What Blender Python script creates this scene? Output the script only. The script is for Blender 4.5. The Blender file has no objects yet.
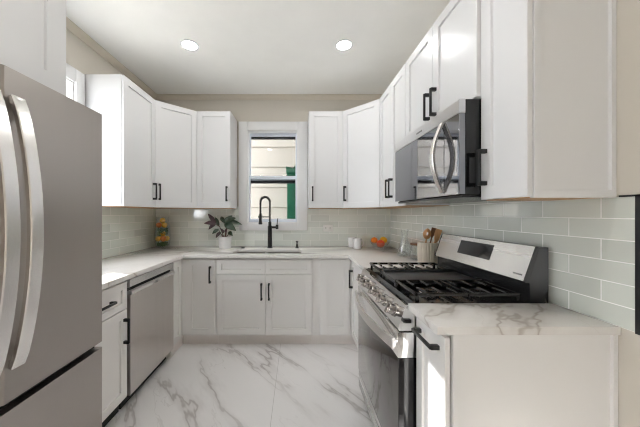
import bpy, bmesh, math, random
from mathutils import Vector, Matrix
random.seed(7)
D = bpy.data
SC = bpy.context.scene
COL = SC.collection

# ------------------------------------------------------------------ camera, world, light, exposure
EYE = 1.315
cam = D.cameras.new('camera'); camo = D.objects.new('camera', cam); COL.objects.link(camo)
camo.location = (0, 0, EYE); camo.rotation_euler = (math.pi/2, 0, 0)
cam.sensor_width = 36; cam.lens = 36*257/640; cam.shift_x = 23/640; cam.clip_start = 0.02
SC.camera = camo

w = D.worlds.new('world'); SC.world = w; w.use_nodes = True
wn = w.node_tree
wn.nodes['Background'].inputs[0].default_value = (0.955, 0.98, 1.0, 1)
wn.nodes['Background'].inputs[1].default_value = 4.0

sun = D.lights.new('sun', 'SUN'); suno = D.objects.new('sun', sun); COL.objects.link(suno)
sun.energy = 8.0; sun.angle = math.radians(0.6); sun.color = (1, 0.97, 0.92)
suno.rotation_euler = Vector((2.255, -0.86, -1.46)).to_track_quat('-Z', 'Y').to_euler()

SC.view_settings.view_transform = 'Standard'
SC.view_settings.look = 'None'
SC.view_settings.gamma = 1
SC.view_settings.use_curve_mapping = False
SC.view_settings.exposure = 1.76
LAMP = 36.0        # radiance of the recessed ceiling lamps
try:
    SC.cycles.use_denoising = True; SC.cycles.filter_width = 1.1; SC.cycles.caustics_reflective = False
    SC.cycles.max_bounces = 14; SC.cycles.diffuse_bounces = 8; SC.cycles.glossy_bounces = 6
    SC.cycles.transparent_max_bounces = 24
except Exception:
    pass

# ------------------------------------------------------------------ room dimensions
XL, XR, YB, ZC = -1.725, 1.145, 3.134, 2.75
YN = -2.6                      # the room runs on behind the camera to a wall; a low opening is added on the window side to light it
T = 0.008                      # tile thickness

# ------------------------------------------------------------------ materials
def lin(c):
    r = []
    for v in c:
        v /= 255.0
        r.append(v/12.92 if v <= 0.04045 else ((v+0.055)/1.055)**2.4)
    return (*r, 1)

class NT:
    def __init__(s, name):
        s.m = D.materials.new(name); s.m.use_nodes = True; s.t = s.m.node_tree; s.n = s.t.nodes
        s.b = s.n['Principled BSDF']
    def add(s, typ, **kw):
        x = s.n.new(typ)
        for k, v in kw.items(): setattr(x, k, v)
        return x
    def link(s, a, b): s.t.links.new(a, b)
    def put(s, sock, v):
        if hasattr(v, 'is_output'): s.link(v, sock)
        else: sock.default_value = v
    def math(s, op, a, b=0.0, c=None, clamp=False):
        x = s.add('ShaderNodeMath', operation=op); x.use_clamp = clamp
        s.put(x.inputs[0], a); s.put(x.inputs[1], b)
        if c is not None: s.put(x.inputs[2], c)
        return x.outputs[0]
    def noise(s, vec, scale, detail=3, rough=0.5, dist=0.0):
        x = s.add('ShaderNodeTexNoise'); s.link(vec, x.inputs['Vector'])
        x.inputs['Scale'].default_value = scale; x.inputs['Detail'].default_value = detail
        x.inputs['Roughness'].default_value = rough; x.inputs['Distortion'].default_value = dist
        return x
    def mix(s, f, a, b):
        x = s.add('ShaderNodeMix', data_type='RGBA')
        s.put(x.inputs[0], f); s.put(x.inputs[6], a); s.put(x.inputs[7], b)
        return x.outputs[2]
    def pos(s):
        return s.add('ShaderNodeNewGeometry').outputs['Position']
    def mapped(s, vec, loc=(0,0,0), rot=(0,0,0), sc=(1,1,1)):
        x = s.add('ShaderNodeMapping'); s.link(vec, x.inputs[0])
        x.inputs[1].default_value = loc; x.inputs[2].default_value = rot; x.inputs[3].default_value = sc
        return x.outputs[0]
    def ramp(s, f, a, b):
        x = s.add('ShaderNodeMapRange'); x.interpolation_type = 'SMOOTHSTEP'
        s.put(x.inputs[0], f); x.inputs[1].default_value = a; x.inputs[2].default_value = b
        return x.outputs[0]

def P(name, rgb, rough=0.5, metal=0.0, var=0.03, vscale=6.0, bump=0.0, bscale=200, stretch=(1,1,1), spec=0.5, coat=0.0, rvar=0.0):
    k = NT(name); b = k.b
    g = k.mapped(k.pos(), sc=stretch)
    n = k.noise(g, vscale, 3)
    c = lin(rgb)
    lo = tuple(x*(1-var) for x in c[:3])+(1,); hi = tuple(min(1, x*(1+var)) for x in c[:3])+(1,)
    k.link(k.mix(n.outputs[0], lo, hi), b.inputs['Base Color'])
    b.inputs['Metallic'].default_value = metal
    b.inputs['Specular IOR Level'].default_value = spec
    b.inputs['Coat Weight'].default_value = coat; b.inputs['Coat Roughness'].default_value = 0.05
    if rvar:
        k.link(k.math('MULTIPLY_ADD', n.outputs[0], rvar, rough-rvar/2), b.inputs['Roughness'])
    else: b.inputs['Roughness'].default_value = rough
    if bump:
        n2 = k.noise(g, bscale, 2)
        bp = k.add('ShaderNodeBump'); bp.inputs['Strength'].default_value = bump; bp.inputs['Distance'].default_value = 0.002
        k.link(n2.outputs[0], bp.inputs['Height']); k.link(bp.outputs[0], b.inputs['Normal'])
    return k.m

M = {}
M['wall']    = P('beige wall paint', (207, 201, 191), 0.75, bump=0.05)
M['wallf']   = P('light-cutting wall grey', (120, 117, 114), 0.75, bump=0.05)
M['ceil']    = P('ceiling paint', (248, 248, 245), 0.85, bump=0.05)
M['white']   = P('white lacquer', (222, 222, 223), 0.28, var=0.01, spec=0.45)
M['whiteb']  = P('warm white lacquer', (229, 227, 225), 0.28, var=0.01, spec=0.45)
M['trim']    = P('white gloss trim', (232, 232, 233), 0.35, var=0.01)
M['crown']   = P('cream crown paint', (214, 206, 192), 0.6)
M['ply']     = P('birch underside', (196, 160, 122), 0.6, var=0.15, vscale=20, stretch=(1, 12, 1))
M['black']   = P('matte black metal', (26, 26, 28), 0.38, var=0.1)
M['dark']    = P('black enamel', (17, 17, 19), 0.12, var=0.1, spec=0.6)
M['side']    = P('dark appliance side', (36, 36, 38), 0.25, var=0.05)
M['iron']    = P('cast iron grate', (16, 16, 17), 0.20, var=0.2, bump=0.12, bscale=300, spec=0.7)
M['griddle'] = P('griddle plate', (62, 62, 64), 0.45, var=0.1, bump=0.1)
M['toe']     = P('toe kick board', (232, 227, 223), 0.5)  # plain pale board, close to the white of the doors
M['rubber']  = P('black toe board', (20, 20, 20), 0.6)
M['steelv']  = P('brushed steel', (218, 213, 209), 0.32, 1.0, var=0.05, vscale=30, stretch=(1, 1, 0.02), bump=0.03, bscale=160, rvar=0.08)
M['steelh']  = P('brushed steel horizontal', (222, 221, 220), 0.27, 1.0, var=0.05, vscale=30, stretch=(1, 0.02, 1), bump=0.03, bscale=160, rvar=0.06)
M['steelm']  = P('microwave steel', (222, 222, 224), 0.30, 1.0, var=0.03, vscale=30, stretch=(1, 0.02, 1), rvar=0.05)
M['steelf']  = P('refrigerator steel', (176, 170, 165), 0.34, 1.0, var=0.03, vscale=24, stretch=(1, 1, 0.015), bump=0.02, bscale=160, rvar=0.08)
M['chrome']  = P('polished steel', (238, 237, 236), 0.12, 1.0, var=0.03)
M['handle']  = P('satin steel handle', (236, 234, 232), 0.26, 1.0, var=0.03)
M['knob']    = P('knob steel', (158, 153, 150), 0.22, 1.0, var=0.05)
M['mirror']  = P('dark mirror glass', (150, 151, 156), 0.04, 1.0, var=0.01)
M['oven']    = P('oven window glass', (128, 126, 126), 0.05, 1.0, var=0.01)
M['panel']   = P('display glass', (20, 21, 24), 0.08, var=0.1, spec=0.6)
M['plast']   = P('white plastic', (236, 236, 234), 0.35)
M['slot']    = P('socket slot', (60, 58, 56), 0.6)
M['ceram']   = P('white ceramic', (236, 236, 237), 0.25, var=0.02)
M['crock']   = P('cream stoneware', (222, 212, 196), 0.5, var=0.08, vscale=30)
M['wood']    = P('beech wood', (190, 142, 92), 0.55, var=0.25, vscale=12, stretch=(8, 8, 1))
M['wood2']   = P('dark walnut wood', (112, 76, 48), 0.5, var=0.25, vscale=12, stretch=(8, 8, 1))
M['oran']    = P('orange peel', (236, 128, 22), 0.45, var=0.15, bump=0.3, bscale=400)
M['lem']     = P('golden orange peel', (244, 182, 36), 0.45, var=0.15, bump=0.3, bscale=400)
M['blood']   = P('red orange peel', (232, 84, 32), 0.45, var=0.2, bump=0.3, bscale=400)
M['leaf']    = P('dark green leaf', (38, 58, 40), 0.35, var=0.4, vscale=40)
M['leaf2']   = P('burgundy leaf', (62, 40, 46), 0.35, var=0.4, vscale=40)
M['stem']    = P('plant stem', (96, 60, 56), 0.5)
M['soil']    = P('potting soil', (50, 38, 30), 0.9, var=0.5, vscale=150)
M['green']   = P('leafy green', (58, 92, 30), 0.5, var=0.5, vscale=80)
M['emer']    = P('emerald green paint', (4, 84, 62), 0.4, var=0.15, vscale=8, stretch=(6, 6, 0.4))
M['sinkst']  = P('sink steel', (165, 160, 156), 0.35, 1.0, var=0.08)
M['sash']    = P('window vinyl', (222, 228, 238), 0.35, var=0.01)
M['strip']  = P('dark screen rail', (44, 46, 50), 0.5)
M['ink']     = P('dark grey print', (96, 96, 98), 0.5)

def lamp_mat():
    k = NT('lamp diffuser'); b = k.b
    b.inputs['Base Color'].default_value = (1, 1, 1, 1)
    n = k.noise(k.pos(), 5)
    k.link(k.mix(n.outputs[0], (1, .99, .972, 1), (1, .992, .975, 1)), b.inputs['Emission Color'])
    b.inputs['Emission Strength'].default_value = LAMP
    return k.m
M['lamp'] = lamp_mat()

def glass_mat(name, tint, edge, rough=0.02, base=0.05):
    """thin clear glass: lets light straight through, mirrors more at grazing angles"""
    k = NT(name); k.n.remove(k.b)
    out = [x for x in k.n if x.type == 'OUTPUT_MATERIAL'][0]
    tr = k.add('ShaderNodeBsdfTransparent'); gl = k.add('ShaderNodeBsdfGlossy'); gl.inputs['Roughness'].default_value = rough
    n = k.noise(k.pos(), 4)
    k.link(k.mix(n.outputs[0], (*tint, 1), tuple(x*0.985 for x in tint)+(1,)), tr.inputs[0])
    lw = k.add('ShaderNodeLayerWeight'); lw.inputs[0].default_value = 0.35
    f = k.math('MULTIPLY_ADD', lw.outputs['Facing'], edge, base, clamp=True)
    mx = k.add('ShaderNodeMixShader'); k.link(f, mx.inputs[0]); k.link(tr.outputs[0], mx.inputs[1]); k.link(gl.outputs[0], mx.inputs[2])
    k.link(mx.outputs[0], out.inputs[0])
    return k.m
M['pane'] = glass_mat('window glass', (0.80, 0.81, 0.82), 0.05, 0.01, 0.02)
M['glass'] = glass_mat('clear glassware', (0.975, 0.985, 0.98), 0.34, 0.03, 0.03)

M['glass2'] = glass_mat('thick clear glassware', (0.97, 0.98, 0.975), 0.75, 0.04, 0.05)

def marble(name, base, vein, rot, sc, scale, width, seed, amount=1.0, gloss=0.12, seams=None, cloud=(0.97, 1.0), shift=(0, 0, 0), wob=0.32):
    k = NT(name); b = k.b
    p0 = k.pos(); p = k.mapped(p0, loc=shift)
    warp = k.noise(k.mapped(p, loc=seed), scale*0.9, 4, 0.55)
    v = k.add('ShaderNodeVectorMath', operation='MULTIPLY_ADD')
    k.link(warp.outputs['Color'], v.inputs[0]); v.inputs[1].default_value = (wob/scale, wob/scale, wob/scale); k.link(p, v.inputs[2])
    q = k.mapped(k.mapped(v.outputs[0], loc=seed, rot=rot), sc=sc)
    n1 = k.noise(q, scale, 5, 0.55)
    d = k.math('ABSOLUTE', k.math('SUBTRACT', n1.outputs[0], 0.5))
    thin = k.math('SUBTRACT', 1.0, k.ramp(d, 0.0, width), clamp=True)
    halo = k.math('SUBTRACT', 1.0, k.ramp(d, 0.0, width*4.5), clamp=True)
    msk = k.ramp(k.noise(k.mapped(p, loc=(seed[1], seed[2], seed[0])), scale*0.8, 2).outputs[0], 0.40, 0.60)
    n2 = k.noise(q, scale*2.6, 4, 0.6)
    d2 = k.math('ABSOLUTE', k.math('SUBTRACT', n2.outputs[0], 0.52))
    fine = k.math('MULTIPLY', k.math('SUBTRACT', 1.0, k.ramp(d2, 0.0, width*0.8), clamp=True), 0.28)
    f = k.math('MULTIPLY_ADD', halo, 0.35, k.math('MULTIPLY', thin, 0.65))
    f = k.math('MULTIPLY', k.math('MAXIMUM', f, fine), k.math('MULTIPLY_ADD', msk, 0.95, 0.05))
    f = k.math('MULTIPLY', f, amount, clamp=True)
    cl = k.noise(k.mapped(p, loc=(3, 1, 7)), 1.7, 3)
    c = lin(base)
    basec = k.mix(cl.outputs[0], tuple(x*cloud[0] for x in c[:3])+(1,), tuple(min(1, x*cloud[1]) for x in c[:3])+(1,))
    col = k.mix(f, basec, lin(vein))
    if seams:
        sep = k.add('ShaderNodeSeparateXYZ'); k.link(p0, sep.inputs[0])
        s = None
        for axis, at, step in seams:
            r = k.math('PINGPONG', k.math('SUBTRACT', sep.outputs[axis], at), step/2)
            e = k.math('LESS_THAN', r, 0.0016)
            s = e if s is None else k.math('MAXIMUM', s, e)
        col = k.mix(k.math('MULTIPLY', s, 0.6), col, lin((168, 164, 160)))
    k.link(col, b.inputs['Base Color'])
    b.inputs['Roughness'].default_value = gloss
    b.inputs['Specular IOR Level'].default_value = 0.5
    return k.m
M['floor'] = marble('marble look porcelain floor', (236, 234, 234), (152, 144, 141), (0,0,math.radians(50)), (0.3,1.2,1), 1.7, 0.014, (8.1, 3.3, 0.9), 0.62, 0.16, wob=0.18, seams=((0, -0.165, 1.2), (1, 2.62, 2.4)))
M['quartz'] = marble('veined white quartz', (230, 227, 224), (150, 138, 126), (0, 0, math.radians(-40)), (0.5, 1.2, 1), 1.7, 0.014, (3.7, 9.1, 2.2), 0.6, 0.10, shift=(-0.40, 0.02, 0))

def tile_mat(name, axis, u0, rgb, grout, rough=0.07):
    """glass subway tile 9 x 3 in, running bond; u along the wall, v up from the worktop"""
    k = NT(name); b = k.b
    sep = k.add('ShaderNodeSeparateXYZ'); k.link(k.pos(), sep.inputs[0])
    cb = k.add('ShaderNodeCombineXYZ')
    k.link(k.math('SUBTRACT', sep.outputs[axis], u0), cb.inputs[0]); k.link(k.math('SUBTRACT', sep.outputs[2], 0.9145), cb.inputs[1])
    br = k.add('ShaderNodeTexBrick'); k.link(cb.outputs[0], br.inputs['Vector'])
    br.offset = 0.5; br.inputs['Scale'].default_value = 1; br.inputs['Mortar Size'].default_value = 0.0022
    br.inputs['Brick Width'].default_value = 0.228; br.inputs['Row Height'].default_value = 0.0765
    br.inputs['Mortar Smooth'].default_value = 0.2; br.inputs['Bias'].default_value = 0
    c = lin(rgb)
    br.inputs['Color1'].default_value = tuple(x*0.90 for x in c[:3])+(1,); br.inputs['Color2'].default_value = tuple(min(1, x*1.05) for x in c[:3])+(1,)
    br.inputs['Mortar'].default_value = lin(grout)
    k.link(br.outputs['Color'], b.inputs['Base Color'])
    k.link(k.math('MULTIPLY_ADD', br.outputs['Fac'], 0.5, rough), b.inputs['Roughness'])
    n = k.noise(cb.outputs[0], 5, 2)
    h = k.math('MULTIPLY_ADD', n.outputs[0], 0.3, k.math('MULTIPLY', br.outputs['Fac'], -0.7))
    bp = k.add('ShaderNodeBump'); bp.inputs['Strength'].default_value = 0.35; bp.inputs['Distance'].default_value = 0.002
    k.link(h, bp.inputs['Height']); k.link(bp.outputs[0], b.inputs['Normal'])
    b.inputs['Specular IOR Level'].default_value = 1.0
    b.inputs['Coat Weight'].default_value = 0.6; b.inputs['Coat Roughness'].default_value = 0.02
    return k.m
M['tileB'] = tile_mat('glass tile rear', 0, 0.05, (230, 235, 229), (242, 243, 240))
M['tileR'] = tile_mat('glass tile range side', 1, 1.189, (214, 218, 211), (248, 248, 246))
M['tileL'] = tile_mat('glass tile window side', 1, 1.0, (228, 236, 228), (242, 243, 240))

def siding_mat():
    k = NT('white painted siding'); b = k.b
    p = k.pos(); sep = k.add('ShaderNodeSeparateXYZ'); k.link(p, sep.inputs[0])
    n = k.noise(p, 3, 4)
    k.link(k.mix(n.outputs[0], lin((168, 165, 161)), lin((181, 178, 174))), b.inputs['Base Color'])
    b.inputs['Roughness'].default_value = 0.7
    return k.m
M['siding'] = siding_mat()
M['yard'] = P('pale bounce ground', (222, 218, 210), 0.9, var=0.08)  # unseen ground, made pale to bounce light up into the room

# ------------------------------------------------------------------ mesh building
class MB:
    def __init__(s): s.v = []; s.f = []
    def add(s, vs, fs):
        o = len(s.v); s.v += [tuple(x) for x in vs]; s.f += [[i+o for i in q] for q in fs]; return s
    def box(s, x0, x1, y0, y1, z0, z1, bev=0.0, seg=2):
        x0, x1 = min(x0, x1), max(x0, x1); y0, y1 = min(y0, y1), max(y0, y1); z0, z1 = min(z0, z1), max(z0, z1)
        vs = [(x0,y0,z0),(x1,y0,z0),(x1,y1,z0),(x0,y1,z0),(x0,y0,z1),(x1,y0,z1),(x1,y1,z1),(x0,y1,z1)]
        fs = [(0,3,2,1),(4,5,6,7),(0,1,5,4),(1,2,6,5),(2,3,7,6),(3,0,4,7)]
        if bev <= 0: return s.add(vs, fs)
        return s.beveled(vs, fs, bev, seg)
    def beveled(s, vs, fs, bev, seg=2):
        bm = bmesh.new(); bv = [bm.verts.new(v) for v in vs]
        for f in fs: bm.faces.new([bv[i] for i in f])
        bmesh.ops.recalc_face_normals(bm, faces=bm.faces)
        bmesh.ops.bevel(bm, geom=list(bm.edges), offset=bev, segments=seg, profile=0.5, affect='EDGES', clamp_overlap=True)
        bm.verts.index_update()
        s.add([v.co for v in bm.verts], [[v.index for v in f.verts] for f in bm.faces]); bm.free(); return s
    def prism(s, pts, axis, a, b, bev=0.0, seg=2):
        """closed 2-D outline swept along an axis: axis 'x' takes (y,z), 'y' takes (x,z), 'z' takes (x,y)"""
        n = len(pts)
        def mk(p, t): return {'x': (t, p[0], p[1]), 'y': (p[0], t, p[1]), 'z': (p[0], p[1], t)}[axis]
        vs = [mk(p, a) for p in pts]+[mk(p, b) for p in pts]
        fs = [list(range(n))[::-1], list(range(n, 2*n))]+[(i, (i+1) % n, n+(i+1) % n, n+i) for i in range(n)]
        if bev > 0: return s.beveled(vs, fs, bev, seg)
        return s.add(vs, fs)
    def lathe(s, prof, c, n=32, axis=(0,0,1), ribs=0, depth=0.0):
        """profile of (radius, height) turned about an axis through c"""
        q = Vector((0,0,1)).rotation_difference(Vector(axis)); c = Vector(c)
        vs, fs, m = [], [], len(prof)
        for i in range(n):
            a = 2*math.pi*i/n
            k = 1-depth*(0.5+0.5*math.cos(ribs*a))**2 if ribs else 1
            for r, h in prof: vs.append(c+q @ Vector((r*k*math.cos(a), r*k*math.sin(a), h)))
        for i in range(n):
            j = (i+1) % n
            for t in range(m-1): fs.append((i*m+t, j*m+t, j*m+t+1, i*m+t+1))
        return s.add(vs, fs)
    def rod(s, a, b, r, n=12, r2=None):
        a, b = Vector(a), Vector(b); d = b-a; L = d.length
        r2 = r if r2 is None else r2
        return s.lathe([(0, 0), (r, 0), (r2, L), (0, L)], a, n, d.normalized())
    def tube(s, pts, rad, n=10, prof=None, up=(0,0,1)):
        """sweep a circle (or a 2-D outline) along points; rad is one number or one per point"""
        pts = [Vector(p) for p in pts]; vs, fs = [], []
        rads = rad if isinstance(rad, (list, tuple)) else [rad]*len(pts)
        prof = prof or [(math.cos(2*math.pi*i/n), math.sin(2*math.pi*i/n)) for i in range(n)]
        n = len(prof); side = None
        for i, p in enumerate(pts):
            t = (pts[min(i+1, len(pts)-1)]-pts[max(i-1, 0)]).normalized()
            if side is None:
                u = Vector(up)
                if abs(t.dot(u)) > 0.95: u = Vector((1, 0, 0))
                side = t.cross(u).normalized()
            else: side = (side-t*side.dot(t)).normalized()
            nn = side.cross(t).normalized()
            for a, b in prof: vs.append(p+side*(a*rads[i])+nn*(b*rads[i]))
        for i in range(len(pts)-1):
            for j in range(n): fs.append((i*n+j, i*n+(j+1) % n, (i+1)*n+(j+1) % n, (i+1)*n+j))
        fs.append(list(range(n))[::-1]); fs.append([len(vs)-n+j for j in range(n)])
        return s.add(vs, fs)
    def ball(s, c, r, nu=20, nv=12, sq=(1,1,1)):
        c = Vector(c); vs = [c+Vector((0,0,r*sq[2]))]; fs = []
        for i in range(1, nv):
            t = math.pi*i/nv
            for j in range(nu):
                a = 2*math.pi*j/nu; vs.append(c+Vector((r*sq[0]*math.sin(t)*math.cos(a), r*sq[1]*math.sin(t)*math.sin(a), r*sq[2]*math.cos(t))))
        vs.append(c-Vector((0,0,r*sq[2]))); L = len(vs)-1
        for j in range(nu):
            fs.append((0, 1+j, 1+(j+1) % nu)); fs.append((L, L-nu+(j+1) % nu, L-nu+j))
        for i in range(nv-2):
            for j in range(nu):
                a = 1+i*nu; fs.append((a+j, a+nu+j, a+nu+(j+1) % nu, a+(j+1) % nu))
        return s.add(vs, fs)
    def build(s, name, mat, parent=None, smooth=35, fix=True):
        base = parent.matrix_world.translation if parent is not None else Vector((0, 0, 0))
        if parent is not None:
            base = Vector(parent.get('_base', (0, 0, 0)))
        me = D.meshes.new(name)
        me.from_pydata([Vector(v)-base for v in s.v], [], s.f)
        if fix:
            bm = bmesh.new(); bm.from_mesh(me)
            bmesh.ops.dissolve_degenerate(bm, dist=1e-7, edges=bm.edges)
            bmesh.ops.recalc_face_normals(bm, faces=bm.faces); bm.to_mesh(me); bm.free()
        me.materials.append(M[mat] if isinstance(mat, str) else mat)
        if smooth:
            for p in me.polygons: p.use_smooth = True
            me.set_sharp_from_angle(angle=math.radians(smooth))
        o = D.objects.new(name, me); COL.objects.link(o)
        if parent is not None:
            o.parent = parent; o['_base'] = list(base)
        else: o['_base'] = [0, 0, 0]
        return o

def tag(o, label, cat, group=None, kind=None):
    o['label'] = label; o['category'] = cat
    if group: o['group'] = group
    if kind: o['kind'] = kind
    return o
def thing(name, label, cat, loc, group=None):
    o = D.objects.new(name, None); COL.objects.link(o); o.location = loc; o['_base'] = list(loc)
    o.empty_display_size = 0.05
    return tag(o, label, cat, group)
def struct(o):
    o['kind'] = 'structure'; return o
def move_origin(o):
    """put a one-mesh thing's origin at the middle of its base"""
    me = o.data; xs = [v.co for v in me.vertices]
    c = Vector(((min(v.x for v in xs)+max(v.x for v in xs))/2, (min(v.y for v in xs)+max(v.y for v in xs))/2, min(v.z for v in xs)))
    me.transform(Matrix.Translation(-c)); o.location = o.location+c; return o
def copy_tree(o, parent=None):
    c = o.copy(); COL.objects.link(c)
    if parent is not None: c.parent = parent
    for ch in list(o.children): copy_tree(ch, c)
    return c

# ------------------------------------------------------------------ the setting
# openings of the two sash windows
BW = (-0.602, 0.005, 1.20, 2.327)        # in the rear wall: x0, x1, z0, z1
LW = (1.24, 1.985, 1.20, 2.327)          # in the side wall: y0, y1, z0, z1
WT = 0.16
mb = MB().box(XL-0.3, XR+0.3, YN, YB+0.2, -0.1, 0)
struct(mb.build('floor', 'floor'))
mb = MB().box(XL-0.3, XR+0.3, YN, YB+0.2, ZC, ZC+0.1)
struct(mb.build('ceiling', 'ceil'))
x0, x1, z0, z1 = BW
mb = MB()
mb.box(XL-WT, x0, YB, YB+WT, 0, ZC).box(x1, XR+WT, YB, YB+WT, 0, ZC).box(x0, x1, YB, YB+WT, 0, z0).box(x0, x1, YB, YB+WT, z1, ZC)
mb.box(XL-WT, XR+7.0, YB, YB+WT, ZC+0.1, 6.2).box(XR+WT, XR+7.0, YB, YB+WT, -0.6, ZC+0.1)      # unseen upper and side walls, added to keep sky off the siding
struct(mb.build('wall_back', 'wall'))
mb = MB().box(XL-WT, XR+WT, YN-WT, YN, 0, ZC)
struct(mb.build('wall_front', 'wallf'))  # unseen wall added behind the camera, dark grey to cut light on the near panels
y0, y1, z0, z1 = LW
mb = MB()
mb.box(XL-WT, XL, YN, -2.4, 0, ZC).box(XL-WT, XL, -2.4, -1.1, 0.85, ZC).box(XL-WT, XL, -1.1, y0, 0, ZC).box(XL-WT, XL, y1, YB, 0, ZC).box(XL-WT, XL, y0, y1, 0, z0).box(XL-WT, XL, y0, y1, z1, ZC)  # low gap behind the camera is added to let light in
struct(mb.build('wall_left', 'wall'))
struct(MB().box(XR, XR+WT, YN, YB, 0, ZC).box(XR-T, XR, YN, YB, 1.4005, ZC).box(XR-T, XR, YN, 0.9325, 1.379, 1.4005).build('wall_right', 'wall'))

# tiled splashbacks
x0, x1, z0, z1 = BW
cz = 1.11
mb = MB().box(XL+T, -0.709, YB-T, YB, 0.9155, 1.40).box(0.130, XR-T, YB-T, YB, 0.9155, 1.40).box(-0.709, 0.130, YB-T, YB, 0.9155, cz-0.001)
struct(mb.build('wall_tile_back', 'tileB'))
struct(MB().box(XR-T, XR, 0.933, YB, 0.9155, 1.40).box(XR-T, XR, 0.862, 0.933, 0.9155, 1.3722).build('wall_tile_right', 'tileR'))
struct(MB().box(XL, XL+T, 1.25, 2.08, 0.9155, 1.105).box(XL, XL+T, 2.08, YB, 0.9155, 1.40).build('wall_tile_left', 'tileL'))
mb = MB().box(XR-T-0.004, XR, 0.846, 0.8615, 0.912, 1.378).box(XR-T-0.004, XR-T-0.0002, 0.846, 0.905, 1.3725, 1.3785)
struct(mb.build('trim_1', 'black'))
# crown along the ceiling
def crown(name, a, b, n):
    a, b, n = Vector(a), Vector(b), Vector(n); mb = MB(); pr = [(0, -0.052), (0.010, -0.050), (0.014, -0.038), (0.032, -0.014), (0.044, -0.008), (0.046, 0), (0, 0)]
    vs = [a+n*p+Vector((0,0,q)) for p, q in pr]+[b+n*p+Vector((0,0,q)) for p, q in pr]; m = len(pr)
    mb.add(vs, [list(range(m))[::-1], list(range(m, 2*m))]+[(i, (i+1) % m, m+(i+1) % m, m+i) for i in range(m)])
    return struct(mb.build(name, 'crown'))
crown('trim_2', (XL, YB, ZC), (XR, YB, ZC), (0, -1, 0))
crown('trim_3', (XL, YN, ZC), (XL, YB, ZC), (1, 0, 0))
crown('trim_4', (XR, YN, ZC), (XR, YB, ZC), (-1, 0, 0))
struct(MB().box(XR-0.014, XR, YN, 0.88, 0, 0.11, 0.003).build('baseboard_right', 'trim'))

def sash_window(name, F, a0, a1, z0, z1, zo, zt, side_a, side_b, mid, depth_sign):
    """F maps (along, into the wall, up) to the room; z0..z1 is the hole, zo/zt the outer casing"""
    root = thing(name, '', '', F(0.5*(a0+a1), 0, z0)); del root['label'], root['category']; root['kind'] = 'structure'
    def bx(mb, a, b, d0, d1, c, d, bev=0.0):
        p, q = F(a, d0, c), F(b, d1, d); return mb.box(p[0], q[0], p[1], q[1], p[2], q[2], bev)
    mb = MB()                                  # casing and the jamb lining
    bx(mb, a0-side_a, a0, -0.022, 0, zo, zt, 0.004); bx(mb, a1, a1+side_b, -0.022, 0, zo, zt, 0.004)
    bx(mb, a0, a1, -0.022, 0, z1, zt, 0.004); bx(mb, a0, a1, -0.030, 0, zo, z0, 0.004)
    e = 0.008
    bx(mb, a0, a0+e, 0, 0.15, z0, z1); bx(mb, a1-e, a1, 0, 0.15, z0, z1); bx(mb, a0+e, a1-e, 0, 0.15, z1-e, z1); bx(mb, a0+e, a1-e, 0, 0.15, z0, z0+e)
    mb.build('window_casing', 'trim', root)
    A0, A1, Z0, Z1 = a0+e, a1-e, z0+e, z1-e
    for nm, dz0, dz1, d in (('upper_sash', mid-0.022, Z1, 0.085), ('lower_sash', Z0, mid+0.022, 0.045)):
        mb = MB(); r = 0.016
        bx(mb, A0, A0+r, d, d+0.035, dz0, dz1, 0.003); bx(mb, A1-r, A1, d, d+0.035, dz0, dz1, 0.003)
        bx(mb, A0+r, A1-r, d, d+0.035, dz1-0.036, dz1, 0.003); bx(mb, A0+r, A1-r, d, d+0.035, dz0, dz0+0.040, 0.003)
        o = mb.build(nm, 'sash', root)
        g = MB(); bx(g, A0+r-0.004, A1-r+0.004, d+0.015, d+0.019, dz0+0.036, dz1-0.032); g.build('pane', 'pane', o)
    mb = MB(); bx(mb, A0, A1, 0.121, 0.146, mid-0.060, mid-0.022); bx(mb, A0, A1, 0.121, 0.146, Z1-0.062, Z1-0.03)  # dark strips below the meeting rail and near the top
    mb.build('dark_strip', 'strip', root)
    for fr in (0.27, 0.73):
        a = a0+(a1-a0)*fr; mb = MB(); bx(mb, a-0.022, a+0.022, 0.048, 0.076, mid+0.0225, mid+0.034, 0.004); mb.build('sash_lock', 'chrome', root)
    return root
sash_window('window_1', lambda a, d, z: (a, YB+d, z), *BW, 1.11, 2.43, 0.105, 0.122, 1.757, 1)
sash_window('window_2', lambda a, d, z: (XL-d, a, z), *LW, 1.11, 2.43, 0.105, 0.083, 1.757, 1)

# outside, behind the sink window
struct(MB().box(-8, 8, YN-3, YB+6, -0.62, -0.6).build('ground', 'yard'))
mb = MB(); YE = 4.30
for i in range(20):
    z = -0.6+0.01+0.335*i
    mb.prism([(YE+0.006, z), (YE-0.016, z+0.004), (YE-0.002, z+0.325), (YE+0.006, z+0.329)], 'x', -3.2, 2.6)
mb.box(-3.2, 2.6, YE+0.006, YE+0.2, -0.6, 6.1)  # carried up out of view to shut sky out of the alley
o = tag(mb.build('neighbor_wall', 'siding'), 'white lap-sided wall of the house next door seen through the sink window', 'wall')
o['kind'] = 'structure'; del o['label'], o['category']; o.name = 'wall_neighbor'
t = thing('downspout_box', 'emerald green painted post standing against the white siding outside', 'post', (-0.09, 4.0, -0.6))
MB().box(-0.150, 0.045, 3.90, 4.10, -0.6, 1.92, 0.006).build('post', 'emer', t)
mb = MB().box(-0.165, 0.06, 3.89, 4.11, 1.9205, 1.98, 0.008).prism([(-0.165, 1.9805), (0.06, 1.9805), (0.06, 2.05), (-0.02, 2.07), (-0.06, 2.0), (-0.165, 2.03)], 'y', 3.9, 4.1)
mb.build('post_cap', 'emer', t)
t.name = 'green_post'

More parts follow.
